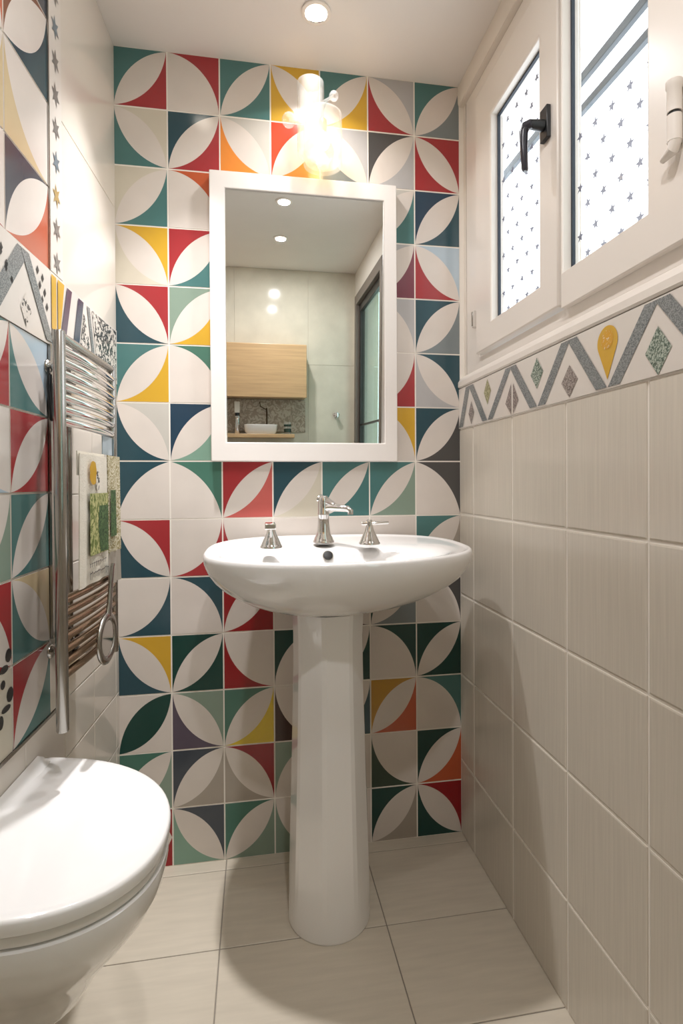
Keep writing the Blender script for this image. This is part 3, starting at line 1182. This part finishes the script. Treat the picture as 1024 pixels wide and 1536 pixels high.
def blob(a, b, ra, rb, n=14):
    return [(a + ra * (1 + .15 * math.sin(3.3 * k)) * math.cos(2 * PI * k / n), b + rb * (1 + .12 * math.cos(2.7 * k)) * math.sin(2 * PI * k / n)) for k in range(n)]


printed('printed_panel', [([(-.562, .995), (-.454, .995), (-.454, 1.115), (-.562, 1.115)], M_gprint, 0),
                          ([(-.504, .997), (-.455, .997), (-.455, 1.09), (-.509, 1.09), (-.517, 1.05)], M_dgprint, .0004)], 'green leafy printed panel')
printed('flower_print', [(blob(-.542, 1.155, .020, .024), tmat('yellow'), 0), (blob(-.517, 1.14, .010, .02), M_sprint, .0003)], 'yellow flower print')
# ink lettering-like scribble lines at the bottom
ink = []
random.seed(5)
for row, (zc, hh) in enumerate(((.977, .010), (.957, .018))):
    for k in range(9 if row == 0 else 13):
        a = -.565 + k * (.011 if row == 0 else .0085)
        h2 = hh * random.uniform(.4, 1)
        ink.append(([(a, zc - h2 / 2), (a + .0022, zc - h2 / 2), (a + .005, zc + h2 / 2), (a + .0028, zc + h2 / 2)], mat('ink', '2C2C2C'), 0))
        ink.append(([(a, zc + h2 * .2), (a + .008, zc + h2 * .3), (a + .008, zc + h2 * .3 + .0018), (a, zc + h2 * .2 + .0018)], mat('ink', '2C2C2C'), .0002))
printed('ink_writing', ink, 'dark ink scribbles')

mb = MB()
cloth(mb, -.435, -.350, .985, 1.195, TO - .003, M_gold, .003, ph=1.0)
cloth(mb, -.435, -.350, .915, .985, TO - .003, mat('grey_linen', 'A59C90', rough=.9), .003, ph=1.0)
mb.poly([(-.430, 1.02), (-.39, 1.02), (-.395, 1.12), (-.430, 1.12)], TO + .0045, M_dgprint, fr_left)
o = mb.build('patterned_cloth', base=fr_left(-.38, .915, TO), smooth=60)
tag(o, 'narrow speckled gold and grey cloth hung between the printed towel and the corner', 'cloth')
mb = MB()
cloth(mb, -.418, -.355, 1.198, 1.238, OFF + .004, mat('pale_blue_cotton', 'B8C4CC', rough=.9), .001, nx=8, nz=4)
cloth(mb, -.354, -.330, 1.198, 1.236, OFF + .005, mat('slate_cotton', '5C6C70', rough=.9), .001, nx=6, nz=4)
o = mb.build('folded_cloth', base=fr_left(-.38, 1.198, OFF), smooth=60)
tag(o, 'small pale blue and slate folded cloth below the upper rungs of the towel radiator', 'cloth')

# hand mirror hanging from the rungs
hm = empty('hand_mirror', fr_left(-.44, .77, .12), 'oval chrome hand mirror hanging by its handle in front of the lower radiator slats', 'hand mirror')


def ovalring(a, z, ra, rb, off, r, m, n=40):
    mb = MB()
    pts = [fr_left(a + ra * math.cos(2 * PI * k / n), z + rb * math.sin(2 * PI * k / n), off) for k in range(n)]
    rings = []
    cen = fr_left(a, z, off)
    for k in range(n):
        t_ = (pts[(k + 1) % n] - pts[k - 1]).normalized()
        w = NL
        u = t_.cross(w)
        rings.append([pts[k] + u * r * math.cos(2 * PI * i / 10) + w * r * .6 * math.sin(2 * PI * i / 10) for i in range(10)])
    rings.append(rings[0])
    mb.loft(rings, m, False, False)
    return mb


ovalring(-.478, .815, .050, .044, .118, .009, M_steel).build('rim', hm, smooth=60)
mb = MB()
mb.prism([(-.478 + .045 * math.cos(2 * PI * k / 36), .815 + .040 * math.sin(2 * PI * k / 36)) for k in range(36)], .1155, .1195, M_chrome, fr_left)
mb.build('glass', hm, smooth=30)
mb = MB()
mb.tube([fr_left(-.467, .858, .118), fr_left(-.46, .88, .118), fr_left(-.452, .925, .119), fr_left(-.446, .965, .121)], [(.016, .006), (.011, .005), (.010, .004), (.009, .004)], M_steel, 14, flat=(0, 1, 0))
mb.build('handle', hm, smooth=60)

# small twig-like hook cluster by the radiator (dark wire hooks)
mb = MB()
for (a, z, a2, z2) in ((-.492, 1.33, -.496, 1.368), (-.480, 1.31, -.484, 1.356), (-.466, 1.33, -.462, 1.372), (-.45, 1.32, -.442, 1.345), (-.448, 1.29, -.436, 1.31)):
    mb.tube([fr_left(-.47, 1.265, .0105), fr_left(a, z, .013), fr_left(a2, z2, .016)], [.003, .003, .002], M_black, 8)
o = mb.build('wire_hook', base=fr_left(-.47, 1.265, .01), smooth=60)
tag(o, 'dark twisted wire hook fixed on the left wall behind the radiator upright', 'hook')

# ================================================================== THINGS REFLECTED IN THE MIRROR
cb = empty('wall_cabinet', fr_far(.32, 1.57, 0), 'oak wall cabinet seen in the mirror on the far wall', 'cabinet')
mb = MB()
mb.box((-.08, 1.572, .0), (.714, 1.895, .145), M_wood, fr_far)
mb.build('body', cb, bevel=.003)
mb = MB()
mb.box((-.08, 1.568, .146), (.716, 1.897, .162), M_wood, fr_far)
dd = mb.build('door', cb, bevel=.004, seg=3)
mb = MB()
mb.box((-.09, 1.36, .0), (.72, 1.568, .012), M_stone, fr_far)
o = mb.build('splashback_panel', base=fr_far(.3, 1.36, 0), bevel=.002)
tag(o, 'mottled stone splashback under the oak cabinet seen in the mirror', 'panel')
mb = MB()
mb.box((-.09, 1.318, .0), (.640, 1.342, .16), M_wood, fr_far)
o = mb.build('wooden_shelf', base=fr_far(.3, 1.318, 0), bevel=.003)
tag(o, 'oak shelf board at the bottom edge of the mirror reflection', 'shelf')
# small white basin on the shelf
bs = empty('countertop_basin', fr_far(.43, 1.342, .08), 'small white rectangular basin on the oak shelf seen in the mirror', 'sink')
mb = MB()


def rr(hx, hy, z, cx=.43, cy=.082, p=5, n=48):
    return [fr_far(cx + hx * math.copysign(abs(math.cos(2 * PI * k / n)) ** (2 / p), math.cos(2 * PI * k / n)), z,
                   cy + hy * math.copysign(abs(math.sin(2 * PI * k / n)) ** (2 / p), math.sin(2 * PI * k / n))) for k in range(n)]


mb.loft([rr(.090, .05, 1.342), rr(.10, .060, 1.36), rr(.105, .066, 1.40), rr(.100, .061, 1.402), rr(.092, .054, 1.38), rr(.075, .04, 1.352), rr(.01, .01, 1.35)], M_ceramic)
mb.build('bowl', bs, smooth=40)
tp = empty('basin_tap', fr_far(.50, 1.342, .05), 'slim tall bronze tap behind the small basin seen in the mirror', 'faucet')
mb = MB()
mb.tube([fr_far(.47, 1.402, .025), fr_far(.47, 1.49, .025), fr_far(.468, 1.51, .04)], .0045, mat('dark_bronze', '4A3826', rough=.3, metal=1.0), 10)
mb.build('body', tp, smooth=60)
mb = MB()
mb.tube([fr_far(.47, 1.50, .03), fr_far(.43, 1.52, .05), fr_far(.425, 1.55, .05)], .003, mat('dark_bronze', '4A3826'), 8)
mb.build('spout', tp, smooth=60)
sd_ = empty('soap_dispenser', fr_far(.29, 1.342, .08), 'chrome soap dispenser at the left end of the shelf seen in the mirror', 'dispenser')
mb = MB()
mb.lathe([(.016, 1.342), (.018, 1.346), (.014, 1.44), (.018, 1.445), (.018, 1.455)], fr_far(.285, 0, .08), M_chrome, 24)
mb.build('body', sd_, smooth=40)
mb = MB()
mb.lathe([(.014, 1.455), (.014, 1.475)], fr_far(.285, 0, .08), M_black, 20)
mb.box((.268, 1.475, .068), (.30, 1.545, .092), mat('white_plastic', 'DDDAD2', rough=.3), fr_far)
mb.build('pump', sd_, smooth=40, bevel=.002)
gl = empty('glass_tumbler', fr_far(.60, 1.342, .08), 'glass tumbler with dark green bands on the shelf seen in the mirror', 'glass')
mb = MB()
mb.lathe([(.020, 1.342), (.022, 1.344), (.024, 1.42), (.022, 1.42), (.020, 1.35), (.004, 1.348)], fr_far(.60, 0, .08), M_crystal, 24)
mb.build('cup', gl, smooth=40)
mb = MB()
mb.lathe([(.0235, 1.355), (.0238, 1.378)], fr_far(.60, 0, .08), mat('dark_green_glass', '26382E', rough=.1), 24, cap0=False, cap1=False)
mb.lathe([(.0242, 1.392), (.0245, 1.405)], fr_far(.60, 0, .08), mat('dark_green_glass', '26382E', rough=.1), 24, cap0=False, cap1=False)
tag(mb.build('band', gl, smooth=40), 'dark green bands')
mb = MB()
mb.lathe([(.018, 0), (.018, .006), (.010, .010), (.010, .03), (.016, .034), (.016, .042), (.008, .046)], fr_far(.925, 1.475, .0), M_chrome, 28, ax=(0, 1, 0))
o = mb.build('robe_hook', base=fr_far(.925, 1.475, 0), smooth=40)
tag(o, 'round chrome knob hook on the bare far wall seen in the mirror', 'hook')
